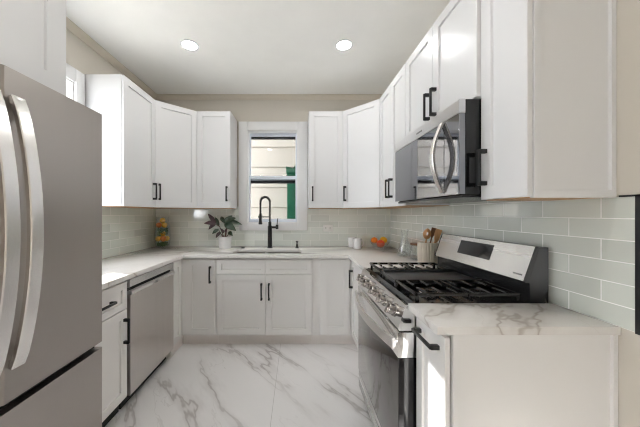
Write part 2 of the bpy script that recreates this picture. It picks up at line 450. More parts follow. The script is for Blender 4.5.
# ------------------------------------------------------------------ cabinets
UZ = Vector((0, 0, 1))
def pull(parent, p, u, n, L, vertical=True, mat='black', stand=0.032):
    """square bar pull centred at p on the face; u across, n out of the face"""
    p, u, n = Vector(p), Vector(u), Vector(n); a = UZ if vertical else u; s = u if vertical else UZ
    mb = MB()
    def ob(c, da, ds, dn, bev):
        vs = [c+a*i*da+s*j*ds+n*k*dn for i, j, k in ((-1,-1,-1),(1,-1,-1),(1,1,-1),(-1,1,-1),(-1,-1,1),(1,-1,1),(1,1,1),(-1,1,1))]
        mb.beveled(vs, [(0,3,2,1),(4,5,6,7),(0,1,5,4),(1,2,6,5),(2,3,7,6),(3,0,4,7)], bev)
    ob(p+n*(stand), L/2, 0.0065, 0.0055, 0.0015)
    for sg in (-1, 1):
        ob(p+a*sg*(L/2-0.008)+n*(stand/2), 0.0095, 0.0085, stand/2, 0.002)
    return mb.build('handle', mat, parent)

def shaker(parent, name, p, u, n, w_, h, rail=0.057, t=0.019, rec=0.011, rails=None, mat='white'):
    """framed door or drawer front: p lower corner on the cabinet face, u across, n outwards"""
    p, u, n = Vector(p), Vector(u).normalized(), Vector(n).normalized()
    l, r, b, tp = rails or (rail, rail, rail, rail)
    def ring(x0, x1, z0, z1, d): return [p+u*x0+UZ*z0+n*d, p+u*x1+UZ*z0+n*d, p+u*x1+UZ*z1+n*d, p+u*x0+UZ*z1+n*d]
    e = 0.0016
    rings = [ring(0, w_, 0, h, 0), ring(0, w_, 0, h, t-e), ring(e, w_-e, e, h-e, t), ring(l, w_-r, b, h-tp, t),
             ring(l+0.0015, w_-r-0.0015, b+0.0015, h-tp-0.0015, t-rec)]
    vs = [v for q in rings for v in q]; fs = [(3, 2, 1, 0)]
    for k in range(len(rings)-1):
        for i in range(4):
            j = (i+1) % 4; fs.append((4*k+i, 4*k+j, 4*k+4+j, 4*k+4+i))
    m = 4*(len(rings)-1); fs.append((m, m+1, m+2, m+3))
    return MB().add(vs, fs).build(name, mat, parent, smooth=20)

def slab(parent, name, x0, x1, y0, y1, z0, z1, mat='white', bev=0.0012):
    return MB().box(x0, x1, y0, y1, z0, z1, bev).build(name, mat, parent, smooth=20)

ZU0, ZU1 = 1.372, 2.44
DZ0, DH = 1.376, 1.06            # upper doors
HZ = 1.53                        # pulls on the upper doors
XN, XP, YM = Vector((-1,0,0)), Vector((1,0,0)), Vector((0,-1,0))
UY = Vector((0, 1, 0))

# --- upper cabinets, window side of the room round to the range side
t = thing('wall_cabinet', 'white single-door upper cabinet with a bright bare end panel, nearest the refrigerator', 'cabinet', (-1.57, 2.31, ZU0), 'white shaker upper cabinets')
slab(t, 'body', XL+0.001, -1.42, 2.076, 2.542, ZU0+0.004, ZU1)
slab(t, 'underside', XL+0.012, -1.424, 2.08, 2.538, ZU0, ZU0+0.0038, 'ply')
d = shaker(t, 'door', (-1.4195, 2.079, DZ0), UY, XP, 0.460, DH); pull(d, (-1.4005, 2.503, HZ), UY, XP, 0.16)

t = thing('wall_cabinet', 'white angled corner upper cabinet above the tall vase of citrus', 'cabinet', (-1.5, 2.9, ZU0), 'white shaker upper cabinets')
mb = MB().prism([(XL+0.001, YB-T-0.001), (XL+0.001, 2.5445), (-1.42, 2.5445), (-1.1065, 2.837), (-1.1065, YB-T-0.001)], 'z', ZU0+0.004, ZU1); mb.build('body', 'white', t, smooth=20)
MB().prism([(XL+0.01, YB-T-0.01), (XL+0.01, 2.551), (-1.42, 2.551), (-1.112, 2.841), (-1.112, YB-T-0.01)], 'z', ZU0, ZU0+0.0038).build('underside', 'ply', t)
a, b = Vector((-1.4185, 2.546, DZ0)), Vector((-1.1075, 2.836, DZ0)); u = (b-a).normalized(); n = Vector((u.y, -u.x, 0))
L = (b-a).length
d = shaker(t, 'door', a+u*0.008+n*0.0005, u, n, L-0.014, DH); pull(d, a+u*0.045+n*0.0195+UZ*(HZ-DZ0), u, n, 0.16)

t = thing('wall_cabinet', 'white upper cabinet above the potted plant, with its pull next to the window', 'cabinet', (-0.915, 2.98, ZU0), 'white shaker upper cabinets')
slab(t, 'body', -1.1055, -0.730, 2.837, YB-T-0.001, ZU0+0.004, ZU1)
slab(t, 'underside', -1.10, -0.734, 2.841, YB-T-0.006, ZU0, ZU0+0.0038, 'ply')
d = shaker(t, 'door', (-1.098, 2.8365, DZ0), XP, YM, 0.366, DH); pull(d, (-0.768, 2.8175, HZ), XP, YM, 0.16)

t = thing('wall_cabinet', 'white upper cabinet above the wall socket, between the window and the angled corner', 'cabinet', (0.318, 2.98, ZU0), 'white shaker upper cabinets')
slab(t, 'body', 0.130, 0.5125, 2.837, YB-T-0.001, ZU0+0.004, ZU1)
slab(t, 'underside', 0.134, 0.508, 2.841, YB-T-0.006, ZU0, ZU0+0.0038, 'ply')
d = shaker(t, 'door', (0.133, 2.8365, DZ0), XP, YM, 0.372, DH); pull(d, (0.170, 2.8175, HZ), XP, YM, 0.16)

t = thing('wall_cabinet', 'white angled corner upper cabinet above the bowl of oranges', 'cabinet', (0.9, 2.85, ZU0), 'white shaker upper cabinets')
MB().prism([(XR-T-0.001, YB-T-0.001), (0.5135, YB-T-0.001), (0.5135, 2.837), (0.825, 2.5145), (XR-T-0.001, 2.5145)], 'z', ZU0+0.004, ZU1).build('body', 'white', t, smooth=20)
MB().prism([(XR-T-0.01, YB-T-0.01), (0.519, YB-T-0.01), (0.519, 2.841), (0.827, 2.52), (XR-T-0.01, 2.52)], 'z', ZU0, ZU0+0.0038).build('underside', 'ply', t)
a, b = Vector((0.5145, 2.836, DZ0)), Vector((0.8235, 2.516, DZ0)); u = (b-a).normalized(); n = Vector((u.y, -u.x, 0)); L = (b-a).length
d = shaker(t, 'door', a+u*0.006+n*0.0005, u, n, L-0.014, DH); pull(d, a+u*0.042+n*0.0195+UZ*(HZ-DZ0), u, n, 0.16)

t = thing('wall_cabinet', 'white two-door upper cabinet between the corner cabinet and the microwave', 'cabinet', (0.98, 2.2, ZU0), 'white shaker upper cabinets')
slab(t, 'body', 0.825, XR-T-0.001, 1.906, 2.5135, ZU0+0.004, ZU1)
slab(t, 'underside', 0.829, XR-T-0.006, 1.91, 2.509, ZU0, ZU0+0.0038, 'ply')
d = shaker(t, 'door', (0.8245, 2.208, DZ0), UY, XN, 0.298, DH); pull(d, (0.8055, 2.243, HZ), UY, XN, 0.16)
d = shaker(t, 'door', (0.8245, 1.909, DZ0), UY, XN, 0.296, DH); pull(d, (0.8055, 2.170, HZ), UY, XN, 0.16)

t = thing('wall_cabinet', 'short white two-door upper cabinet directly over the microwave', 'cabinet', (0.98, 1.527, 1.84), 'white shaker upper cabinets')
slab(t, 'body', 0.825, XR-T-0.001, 1.1505, 1.9045, 1.838, ZU1)
d = shaker(t, 'door', (0.8245, 1.528, 1.842), UY, XN, 0.374, 0.594); pull(d, (0.8055, 1.563, 1.962), UY, XN, 0.16)
d = shaker(t, 'door', (0.8245, 1.153, 1.842), UY, XN, 0.372, 0.594); pull(d, (0.8055, 1.490, 1.962), UY, XN, 0.16)

t = thing('wall_cabinet', 'white narrow upper cabinet with a framed end panel, nearest the viewer beside the microwave', 'cabinet', (0.98, 1.02, ZU0), 'white shaker upper cabinets')
slab(t, 'body', 0.840, XR-T-0.001, 0.931, 1.1495, ZU0+0.004, ZU1)
slab(t, 'underside', 0.844, XR-T-0.006, 0.933, 1.146, ZU0, ZU0+0.0038, 'ply')
d = shaker(t, 'door', (0.8395, 0.916, DZ0), UY, XN, 0.231, DH); pull(d, (0.8205, 1.115, 1.515), UY, XN, 0.155)
shaker(t, 'end_panel', (0.843, 0.9305, ZU0), XP, YM, XR-T-0.843-0.001, ZU1-ZU0, t=0.018, rec=0.009, rails=(0.022, 0.018, 0.026, 0.022))

t = thing('wall_cabinet', 'white deep cabinet over the refrigerator', 'cabinet', (-1.4, 0.8, 1.83), 'white shaker upper cabinets')
slab(t, 'body', XL+0.001, -1.129, 0.34, 1.238, 1.83, 2.60)
d = shaker(t, 'door', (-1.1285, 0.80, 1.834), UY, XP, 0.437, 0.762, rails=(0.06, 0.098, 0.114, 0.06)); d2 = shaker(t, 'door', (-1.1285, 0.342, 1.834), UY, XP, 0.454, 0.762)
pull(d, (-1.1095, 0.835, 1.96), UY, XP, 0.16); pull(d2, (-1.1095, 0.76, 1.96), UY, XP, 0.16)

# --- base cabinets
XF = -1.1445                     # carcass face on the refrigerator side; doors stand 19 mm proud
t = thing('base_cabinet', 'white base cabinet with one drawer over one door, between refrigerator and dishwasher', 'cabinet', (-1.43, 1.475, 0), 'white shaker base cabinets')
slab(t, 'body', XL+0.001, XF-0.0005, 1.250, 1.708, 0.10, 0.8845, mat='whiteb')
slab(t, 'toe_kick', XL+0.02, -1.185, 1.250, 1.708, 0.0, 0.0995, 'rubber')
d = shaker(t, 'drawer', (XF, 1.253, 0.690), UY, XP, 0.450, 0.176, rail=0.045, mat='whiteb'); pull(d, (XF+0.019, 1.478, 0.775), UY, XP, 0.16, False)
d = shaker(t, 'door', (XF, 1.253, 0.105), UY, XP, 0.450, 0.580, mat='whiteb'); pull(d, (XF+0.019, 1.672, 0.550), UY, XP, 0.16)

t = thing('base_cabinet', 'white corner base cabinet of two doors between dishwasher and sink cabinet', 'cabinet', (-1.4, 2.8, 0), 'white shaker base cabinets')
MB().prism([(XL+0.001, 2.343), (XF-0.0005, 2.343), (XF-0.0005, 2.5305), (-0.792, 2.5305), (-0.792, YB-0.001), (XL+0.001, YB-0.001)], 'z', 0.115, 0.8845).build('body', 'whiteb', t, smooth=20)
MB().prism([(XL+0.02, 2.343), (-1.152, 2.343), (-1.152, 2.595), (-0.792, 2.595), (-0.792, YB-0.02), (XL+0.02, YB-0.02)], 'z', 0, 0.1145).build('toe_kick', 'toe', t, smooth=20)
shaker(t, 'door', (XF, 2.346, 0.105), UY, XP, 0.160, 0.762, rails=(0.045, 0.06, 0.057, 0.057), mat='whiteb')
d = shaker(t, 'door', (-1.122, 2.530, 0.130), XP, YM, 0.318, 0.737, rails=(0.095, 0.057, 0.057, 0.06), mat='whiteb'); pull(d, (-0.846, 2.511, 0.720), XP, YM, 0.16)

t = thing('base_cabinet', 'white sink base cabinet with two false drawer fronts over a pair of doors', 'cabinet', (-0.315, 2.8, 0), 'white shaker base cabinets')
mb = MB().box(-0.7905, -0.772, 2.5305, YB-0.001, 0.115, 0.8845).box(0.130, 0.1475, 2.5305, YB-0.001, 0.115, 0.8845).box(-0.772, 0.130, 2.5305, YB-0.001, 0.115, 0.133)
mb.box(-0.772, 0.130, 2.5305, 2.5485, 0.133, 0.8845).build('body', 'whiteb', t, smooth=20)
slab(t, 'toe_kick', -0.791, 0.147, 2.595, YB-0.02, 0, 0.1145, 'toe')
for x_, w_ in ((-0.783, 0.472), (-0.308, 0.452)):
    shaker(t, 'drawer_front', (x_, 2.530, 0.722), XP, YM, w_, 0.145, rail=0.042, mat='whiteb')
d = shaker(t, 'door', (-0.783, 2.530, 0.130), XP, YM, 0.472, 0.588, mat='whiteb'); pull(d, (-0.346, 2.511, 0.555), XP, YM, 0.16)
d = shaker(t, 'door', (-0.308, 2.530, 0.130), XP, YM, 0.452, 0.588, mat='whiteb'); pull(d, (-0.273, 2.511, 0.555), XP, YM, 0.16)

t = thing('base_cabinet', 'white corner base cabinet of two doors between sink cabinet and range', 'cabinet', (0.8, 2.6, 0), 'white shaker base cabinets')
MB().prism([(0.148, YB-0.001), (0.148, 2.5305), (0.5495, 2.5305), (0.5495, 1.9085), (XR-0.001, 1.9085), (XR-0.001, YB-0.001)], 'z', 0.115, 0.8845).build('body', 'whiteb', t, smooth=20)
MB().prism([(0.148, YB-0.02), (0.148, 2.595), (0.585, 2.595), (0.585, 1.9085), (XR-0.02, 1.9085), (XR-0.02, YB-0.02)], 'z', 0, 0.1145).build('toe_kick', 'toe', t, smooth=20)
shaker(t, 'door', (0.226, 2.530, 0.130), XP, YM, 0.288, 0.737, rails=(0.07, 0.062, 0.075, 0.075), mat='whiteb')
d = shaker(t, 'door', (0.549, 1.912, 0.130), UY, XN, 0.590, 0.737, mat='whiteb'); pull(d, (0.530, 2.445, 0.690), UY, XN, 0.17)

t = thing('base_cabinet', 'white narrow base cabinet with a framed end panel and horizontal pull, beside the range', 'cabinet', (0.85, 1.02, 0), 'white shaker base cabinets')
slab(t, 'body', 0.5495, XR-0.001, 0.948, 1.1445, 0.10, 0.8845, mat='whiteb')
slab(t, 'toe_kick', 0.60, XR-0.02, 0.932, 1.1445, 0, 0.0995, 'toe')
d = shaker(t, 'door', (0.549, 0.922, 0.105), UY, XN, 0.221, 0.762, rail=0.05, mat='whiteb'); pull(d, (0.530, 1.032, 0.815), UY, XN, 0.155, False)
shaker(t, 'end_panel', (0.556, 0.930, 0.0), XP, YM, XR-0.556-0.001, 0.8845, t=0.016, rec=0.009, rails=(0.026, 0.018, 0.1, 0.002), mat='whiteb')

# --- worktops
XC = -1.100                      # front edge, refrigerator side
mb = MB()
SK = (-0.66, 0.045, 2.600, 2.870)   # cut-out for the sink
zt0, zt1 = 0.885, 0.915
pts = [(XL+0.001, 1.25), (XC, 1.25), (XC, 2.478), (0.495, 2.478), (0.495, 1.908), (XR-0.001, 1.908), (XR-0.001, YB-0.001), (XL+0.001, YB-0.001)]
def slab_with_hole(outer, hole, z0, z1):
    bm = bmesh.new()
    def loop(p): 
        vs = [bm.verts.new((x, y, z1)) for x, y in p]
        return [bm.edges.new((vs[i], vs[(i+1) % len(vs)])) for i in range(len(vs))]
    es = loop(outer)+(loop(hole) if hole else [])
    bmesh.ops.triangle_fill(bm, edges=es, use_beauty=True)
    r = bmesh.ops.extrude_face_region(bm, geom=list(bm.faces))
    for g in r['geom']:
        if isinstance(g, bmesh.types.BMVert): g.co.z = z0
    bmesh.ops.recalc_face_normals(bm, faces=bm.faces)
    bmesh.ops.dissolve_limit(bm, angle_limit=0.01, verts=bm.verts, edges=bm.edges)
    sharp = [e for e in bm.edges if len(e.link_faces) == 2 and e.calc_face_angle() > 0.5 and all(abs(v.co.z-z1) < 1e-6 for v in e.verts)]
    bmesh.ops.bevel(bm, geom=sharp, offset=0.002, segments=2, profile=0.5, affect='EDGES')
    bm.verts.index_update()
    m = MB().add([v.co.copy() for v in bm.verts], [[v.index for v in f.verts] for f in bm.faces]); bm.free(); return m
hole = [(SK[0], SK[2]), (SK[1], SK[2]), (SK[1], SK[3]), (SK[0], SK[3])]
def rounded(x0, x1, y0, y1, r, n=5):
    out = []
    for cx, cy, a0 in ((x1-r, y0+r, -90), (x1-r, y1-r, 0), (x0+r, y1-r, 90), (x0+r, y0+r, 180)):
        for i in range(n+1):
            a = math.radians(a0+90*i/n); out.append((cx+r*math.cos(a), cy+r*math.sin(a)))
    return out
o = slab_with_hole(pts, rounded(*SK, 0.03), zt0, zt1).build('countertop', 'quartz', smooth=25)
move_origin(tag(o, 'long white quartz countertop running round the sink and both rear corners', 'countertop'))
o = MB().box(0.495, XR-0.001, 0.9065, 1.146, zt0, zt1, 0.002).build('countertop', 'quartz', smooth=25)
move_origin(tag(o, 'short white quartz countertop with a bold grey vein, on the end cabinet beside the range', 'countertop'))

# --- undermount sink of two bowls
t = thing('kitchen_sink', 'stainless undermount double-bowl sink below the black faucet', 'sink', (-0.307, 2.735, 0.70))
def bowl(x0, x1, y0, y1, zb, zt):
    mb = MB(); R = [(rounded(x0, x1, y0, y1, 0.035), zt), (rounded(x0+0.006, x1-0.006, y0+0.006, y1-0.006, 0.035), zb+0.03), (rounded(x0+0.03, x1-0.03, y0+0.03, y1-0.03, 0.03), zb)]
    n = len(R[0][0]); vs = [(x, y, z) for rr, z in R for x, y in rr]; fs = []
    for k in range(2):
        for i in range(n): fs.append((k*n+i, k*n+(i+1) % n, (k+1)*n+(i+1) % n, (k+1)*n+i))
    fs.append([2*n+i for i in range(n)]); return mb.add(vs, fs)
xm = -0.337
for a, b in ((SK[0]-0.004, xm-0.012), (xm+0.012, SK[1]+0.004)):
    o = bowl(a, b, SK[2]-0.004, SK[3]+0.004, 0.69, 0.8845).build('basin', 'sinkst', t)
    MB().lathe([(0, 0.001), (0.03, 0.001), (0.04, 0.004), (0.042, 0.001)], (0.5*(a+b), 2.74, 0.6905), 24).build('drain', 'chrome', o)
MB().box(xm-0.012, xm+0.012, SK[2]-0.004, SK[3]+0.004, 0.862, 0.884, 0.004).build('divider', 'sinkst', t)

# --- dishwasher
XD = -1.120
t = thing('dishwasher', 'stainless steel dishwasher between the drawer cabinet and the corner', 'dishwasher', (-1.42, 2.025, 0))
slab(t, 'body', XL+0.03, -1.155, 1.722, 2.332, 0.085, 0.878, 'side')
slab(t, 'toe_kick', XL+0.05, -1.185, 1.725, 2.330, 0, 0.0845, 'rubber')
MB().prism([(-1.1545, 0.816), (-1.128, 0.816), (-1.124, 0.82), (-1.124, 0.868), (-1.128, 0.872), (-1.1545, 0.872)], 'y', 1.728, 2.330).build('control_panel', 'steelh', t, smooth=20)
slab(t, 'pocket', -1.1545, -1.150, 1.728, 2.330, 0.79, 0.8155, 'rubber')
d = MB().prism([(-1.1545, 0.088), (XD-0.004, 0.088), (XD, 0.092), (XD, 0.765), (-1.1545, 0.765)], 'y', 1.728, 2.330).build('door', 'steelv', t, smooth=20)
MB().prism([(-1.1545, 0.7655), (XD, 0.7655), (XD+0.012, 0.772), (XD+0.010, 0.792), (XD-0.004, 0.800), (-1.1545, 0.785)], 'y', 1.728, 2.330).build('handle_lip', 'chrome', d, smooth=20)

# --- refrigerator
XFR = -0.896
t = thing('refrigerator', 'tall stainless french-door refrigerator with bowed handles and a bottom freezer drawer', 'refrigerator', (-1.3, 0.77, 0))
slab(t, 'body', XL+0.03, -0.968, 0.352, 1.182, 0.03, 1.762, 'side', 0.004)
def fr_door(y0, y1, z0, z1):
    pr = []
    for y, dx in ((y0, 0.004), (y0+0.004, 0.0), (y1-0.02, 0.0), (y1-0.006, 0.004), (y1, 0.012)) if False else ((y0, 0.006), (y0+0.006, 0.0), (y1-0.006, 0.0), (y1, 0.006)):
        pr.append((XFR-dx, y))
    pr += [(-0.966, y1), (-0.966, y0)]
    return MB().prism(pr, 'z', z0, z1)
def bow_handle(parent, y, z0, z1, out, wid):
    pts = [];
    for i in range(25):
        k = i/24; z = z0+(z1-z0)*k
        pts.append((XFR+0.012+out*math.sin(math.pi*k)**0.75, y, z))
    prof = [(-wid, -0.008), (-wid, 0.008), (wid, 0.008), (wid, -0.008)]
    mb = MB(); n = len(pts); vs, fs = [], []
    for i, p in enumerate(pts):
        a = Vector(pts[max(i-1, 0)]); b = Vector(pts[min(i+1, n-1)]); tn = (b-a).normalized(); nn = Vector((tn.z, 0, -tn.x))
        for s_, q in ((-1, -1), (-1, 0.6), (-0.85, 1), (0.85, 1), (1, 0.6), (1, -1)):
            vs.append(Vector(p)+Vector((0, wid*s_, 0))+nn*(0.007*q))
    for i in range(n-1):
        for j in range(6): fs.append((i*6+j, i*6+(j+1) % 6, (i+1)*6+(j+1) % 6, (i+1)*6+j))
    fs += [list(range(6))[::-1], [(n-1)*6+j for j in range(6)]]
    mb.add(vs, fs)
    for z in (z0+0.012, z1-0.012): mb.box(XFR+0.0005, XFR+0.022, y-wid*0.8, y+wid*0.8, z-0.012, z+0.012, 0.003)
    return mb.build('handle', 'handle', parent, smooth=40)
d = fr_door(0.781, 1.187, 0.728, 1.77).build('door', 'steelf', t, smooth=30); bow_handle(d, 0.812, 0.835, 1.680, 0.060, 0.021)
d = fr_door(0.352, 0.776, 0.728, 1.77).build('door', 'steelf', t, smooth=30); bow_handle(d, 0.742, 0.835, 1.680, 0.060, 0.021)
d = fr_door(0.352, 1.187, 0.07, 0.700).build('freezer_drawer', 'steelf', t, smooth=30)
mb = MB().tube([(XFR+0.012, 0.42, 0.655), (XFR+0.045, 0.45, 0.655), (XFR+0.055, 0.77, 0.655), (XFR+0.045, 0.94, 0.655), (XFR+0.012, 0.97, 0.655)], 0.011)
slab(t, 'drawer_gap', -0.966, -0.93, 0.36, 1.18, 0.7005, 0.7275, 'rubber')
MB().box(-0.98, -0.93, 0.36, 1.18, 0.0, 0.065).build('base_grille', 'rubber', t)

# --- gas range
YR0, YR1 = 1.150, 1.904
t = thing('gas_range', 'stainless freestanding gas range with black cooktop and five front knobs', 'range', (0.8, 1.527, 0))
slab(t, 'body', 0.537, 1.125, YR0, YR1, 0.03, 0.895, 'side')
MB().prism([(0.487, 0.8955), (0.520, 0.906), (0.53, 0.912), (1.04, 0.912), (1.04, 0.8955)], 'y', YR0, YR1).build('cooktop', 'dark', t, smooth=20)
# sloped control panel with its knobs
cp = MB().prism([(0.487, 0.905), (0.452, 0.800), (0.458, 0.790), (0.536, 0.790), (0.536, 0.895), (0.487, 0.895)][:5]+[(0.4945, 0.9055)], 'y', YR0, YR1).build('control_panel', 'chrome', t, smooth=20)
pa, pb = Vector((0.487, 0, 0.905)), Vector((0.452, 0, 0.800)); pn = Vector((-(pa.z-pb.z), 0, (pa.x-pb.x))).normalized(); pm = (pa+pb)/2
kn = None
for y in (1.235, 1.375, 1.527, 1.680, 1.815):
    mb = MB(); c = Vector((pm.x, y, pm.z))+pn*0.0005
    mb.lathe([(0, 0), (0.031, 0), (0.031, 0.005), (0.026, 0.007), (0.025, 0.029), (0.022, 0.034), (0, 0.034)], c, 24, pn)
    up = Vector((pn.z, 0, -pn.x)) if pn.z else UZ
    g = c+pn*0.037; a_ = Vector((0, 0, 1))-pn*pn.z; a_.normalize(); s_ = Vector((0, 1, 0))
    vs = [g+a_*i*0.024+s_*j*0.0065+pn*k*0.008 for i, j, k in ((-1,-1,-1),(1,-1,-1),(1,1,-1),(-1,1,-1),(-1,-1,1),(1,-1,1),(1,1,1),(-1,1,1))]
    mb.beveled(vs, [(0,3,2,1),(4,5,6,7),(0,1,5,4),(1,2,6,5),(2,3,7,6),(3,0,4,7)], 0.003)
    mb.build('knob', 'knob', t)
# oven door
d = MB().box(0.456, 0.5355, YR0+0.002, YR1-0.002, 0.166, 0.667, 0.004).build('oven_door', 'dark', t)
MB().box(0.4535, 0.4555, YR0+0.004, YR1-0.004, 0.17, 0.664, 0.0008).build('oven_window', 'oven', d)
MB().box(0.4515, 0.536, YR0+0.001, YR1-0.001, 0.668, 0.782, 0.002).build('door_trim', 'chrome', d)
mb = MB(); pts = []
for i in range(25):
    k = i/24; pts.append((0.438-0.050*math.sin(math.pi*k)**0.9, YR0+0.012+(YR1-YR0-0.024)*k, 0.728))
mb.tube(pts, 1.0, prof=[(-0.024, -0.007), (-0.024, 0.005), (-0.018, 0.009), (0.018, 0.009), (0.024, 0.005), (0.024, -0.007)], up=(1, 0, 0))
for y in (YR0+0.026, YR1-0.026): mb.box(0.428, 0.451, y-0.014, y+0.014, 0.712, 0.744, 0.003)
mb.build('handle', 'handle', d, smooth=40)
MB().box(0.456, 0.5355, YR0+0.002, YR1-0.002, 0.045, 0.158, 0.004).build('storage_drawer', 'steelh', t)
for y in (YR0+0.06, YR1-0.06):
    for x in (0.56, 1.08): MB().rod((x, y, 0), (x, y, 0.0295), 0.016).build('foot', 'rubber', t)
# burners, grates, griddle
for x, y, r in ((0.66, 1.29, 0.046), (0.90, 1.29, 0.036), (0.66, 1.765, 0.040), (0.90, 1.765, 0.036), (0.78, 1.527, 0.044)):
    b_ = MB().lathe([(0, 0), (r, 0), (r, 0.010), (r*0.8, 0.013), (0, 0.013)], (x, y, 0.9122), 24).build('burner', 'chrome', t)
    MB().lathe([(0, 0), (r*0.82, 0), (r*0.82, 0.006), (r*0.7, 0.009), (0, 0.009)], (x, y, 0.9255), 24).build('burner_cap', 'iron', b_)
def grate(y0, y1):
    mb = MB(); z = 0.948; h = 0.007; x0, x1 = 0.535, 1.015
    for y in (y0+0.006, y1-0.006): mb.box(x0, x1, y-0.006, y+0.006, z-0.008, z+h, 0.003)
    for x in (x0+0.006, x1-0.006, (x0+x1)/2): mb.box(x-0.006, x+0.006, y0, y1, z-0.008, z+h, 0.003)
    ym = (y0+y1)/2
    for k in range(6):
        x = x0+0.055+k*0.074
        for ya, yb in ((y0, ym-0.020), (ym+0.020, y1)):
            mb.tube([(x, ya if ya == y0 else ya, z-0.001 if ya == y0 else z+h-0.006), (x, ya+0.02, z+h-0.004), (x, yb-0.02, z+h-0.004), (x, yb, z-0.001 if yb == y1 else z+h-0.006)], 0.0065, 8)
    for x in (x0+0.012, x1-0.012):
        for y in (y0+0.012, y1-0.012): mb.box(x-0.007, x+0.007, y-0.007, y+0.007, 0.9125, z, 0.002)
    return mb.build('grate', 'iron', t, smooth=40)
grate(1.160, 1.400); grate(1.656, 1.896)
mb = MB().box(0.535, 1.015, 1.408, 1.648, 0.930, 0.944, 0.004).box(0.535, 1.015, 1.408, 1.416, 0.944, 0.954, 0.002).box(0.535, 1.015, 1.640, 1.648, 0.944, 0.954, 0.002).box(0.535, 0.545, 1.416, 1.640, 0.944, 0.954, 0.002)
for x in (0.55, 1.0):
    for y in (1.425, 1.63): mb.box(x-0.008, x+0.008, y-0.008, y+0.008, 0.9125, 0.9305)
mb.build('griddle', 'griddle', t)
# backguard
bg = MB().prism([(1.041, 0.8955), (1.125, 0.8955), (1.125, 1.163), (1.085, 1.163), (1.035, 1.005), (1.041, 1.0)], 'y', YR0, YR1).build('backguard', 'side', t, smooth=20)
fa, fb = Vector((1.074, 0, 1.163)), Vector((1.022, 0, 1.006))
fp = MB().prism([(1.0845, 1.163), (1.074, 1.165), (1.020, 1.010), (1.024, 1.004), (1.0345, 1.0055)], 'y', YR0+0.008, YR1-0.008).build('control_face', 'steelh', bg, smooth=20)
for ya, yb in ((YR0+0.0005, YR0+0.0075), (YR1-0.0075, YR1-0.0005)):
    MB().prism([(1.0845, 1.1635), (1.073, 1.1665), (1.018, 1.0095), (1.023, 1.002), (1.0345, 1.004)], 'y', ya, yb).build('end_cap', 'side', bg, smooth=20)
def on_face(k, y, out): # k from bottom 0 to top 1
    a_, b_ = Vector((1.020, y, 1.010)), Vector((1.074, y, 1.165)); nn = Vector((-(b_.z-a_.z), 0, b_.x-a_.x)).normalized(); return a_.lerp(b_, k)+nn*out
def face_slab(k0, k1, y0, y1, th):
    vs = [on_face(k, y, o_) for o_ in (0.0004, th) for k, y in ((k0, y0), (k0, y1), (k1, y1), (k1, y0))]
    return MB().add(vs, [(0,1,2,3),(4,7,6,5),(0,4,5,1),(1,5,6,2),(2,6,7,3),(3,7,4,0)])
face_slab(0.34, 0.86, 1.39, 1.665, 0.002).build('display', 'panel', fp, smooth=0)
mb = MB()
for i, wd in enumerate((0.006, 0.004, 0.005, 0.004, 0.006, 0.004)):
    y = 1.222-i*0.0085; m2 = face_slab(0.135, 0.175, y-wd, y, 0.0008); mb.add(m2.v, m2.f)
mb.build('brand_mark', 'ink', fp, smooth=0)

# --- over-the-range microwave
XM = 0.726
t = thing('microwave', 'black and stainless over-the-range microwave with a bowed door handle', 'microwave', (0.93, 1.527, 1.395))
slab(t, 'body', XM+0.03, XR-T-0.001, 1.1525, 1.9025, 1.400, 1.829, 'dark', 0.002)
MB().prism([(XM+0.0295, 1.829), (XM+0.003, 1.829), (XM, 1.826), (XM, 1.768), (XM+0.0295, 1.768)], 'y', 1.1525, 1.9025).build('vent_strip', 'steelm', t, smooth=20)
d = slab(t, 'door', XM+0.001, XM+0.0295, 1.272, 1.9025, 1.402, 1.7665, 'mirror', 0.002)
slab(t, 'control_panel', XM+0.001, XM+0.0295, 1.1525, 1.2695, 1.402, 1.7665, 'mirror', 0.002)
slab(t, 'underside', XM+0.02, XR-T-0.01, 1.16, 1.895, 1.388, 1.3995, 'side', 0.002)
pts = []
for i in range(25):
    k = i/24; pts.append((XM-0.004-0.048*math.sin(math.pi*k), 1.285, 1.420+0.345*k))
mb = MB(); vs, fs = [], []
for i, p in enumerate(pts):
    a = Vector(pts[max(i-1, 0)]); b = Vector(pts[min(i+1, 24)]); tn = (b-a).normalized(); nn = Vector((-tn.z, 0, tn.x))
    for s_, q in ((-1, -1), (-1, 0.5), (-0.6, 1), (0.6, 1), (1, 0.5), (1, -1)): vs.append(Vector(p)+Vector((0, 0.0155*s_, 0))+nn*(0.006*q))
for i in range(24):
    for j in range(6): fs.append((i*6+j, i*6+(j+1) % 6, (i+1)*6+(j+1) % 6, (i+1)*6+j))
fs += [list(range(6))[::-1], [24*6+j for j in range(6)]]
mb.add(vs, fs)
for z in (1.432, 1.754): mb.box(XM-0.012, XM+0.0005, 1.276, 1.290, z-0.008, z+0.008, 0.002)
mb.build('handle', 'handle', d, smooth=40)
mb = MB()
for i in range(6): mb.box(XM-0.0006, XM-0.0001, 1.560-i*0.012, 1.560-i*0.012-0.008, 1.792, 1.802)
mb.build('brand_mark', 'ink', t, smooth=0)

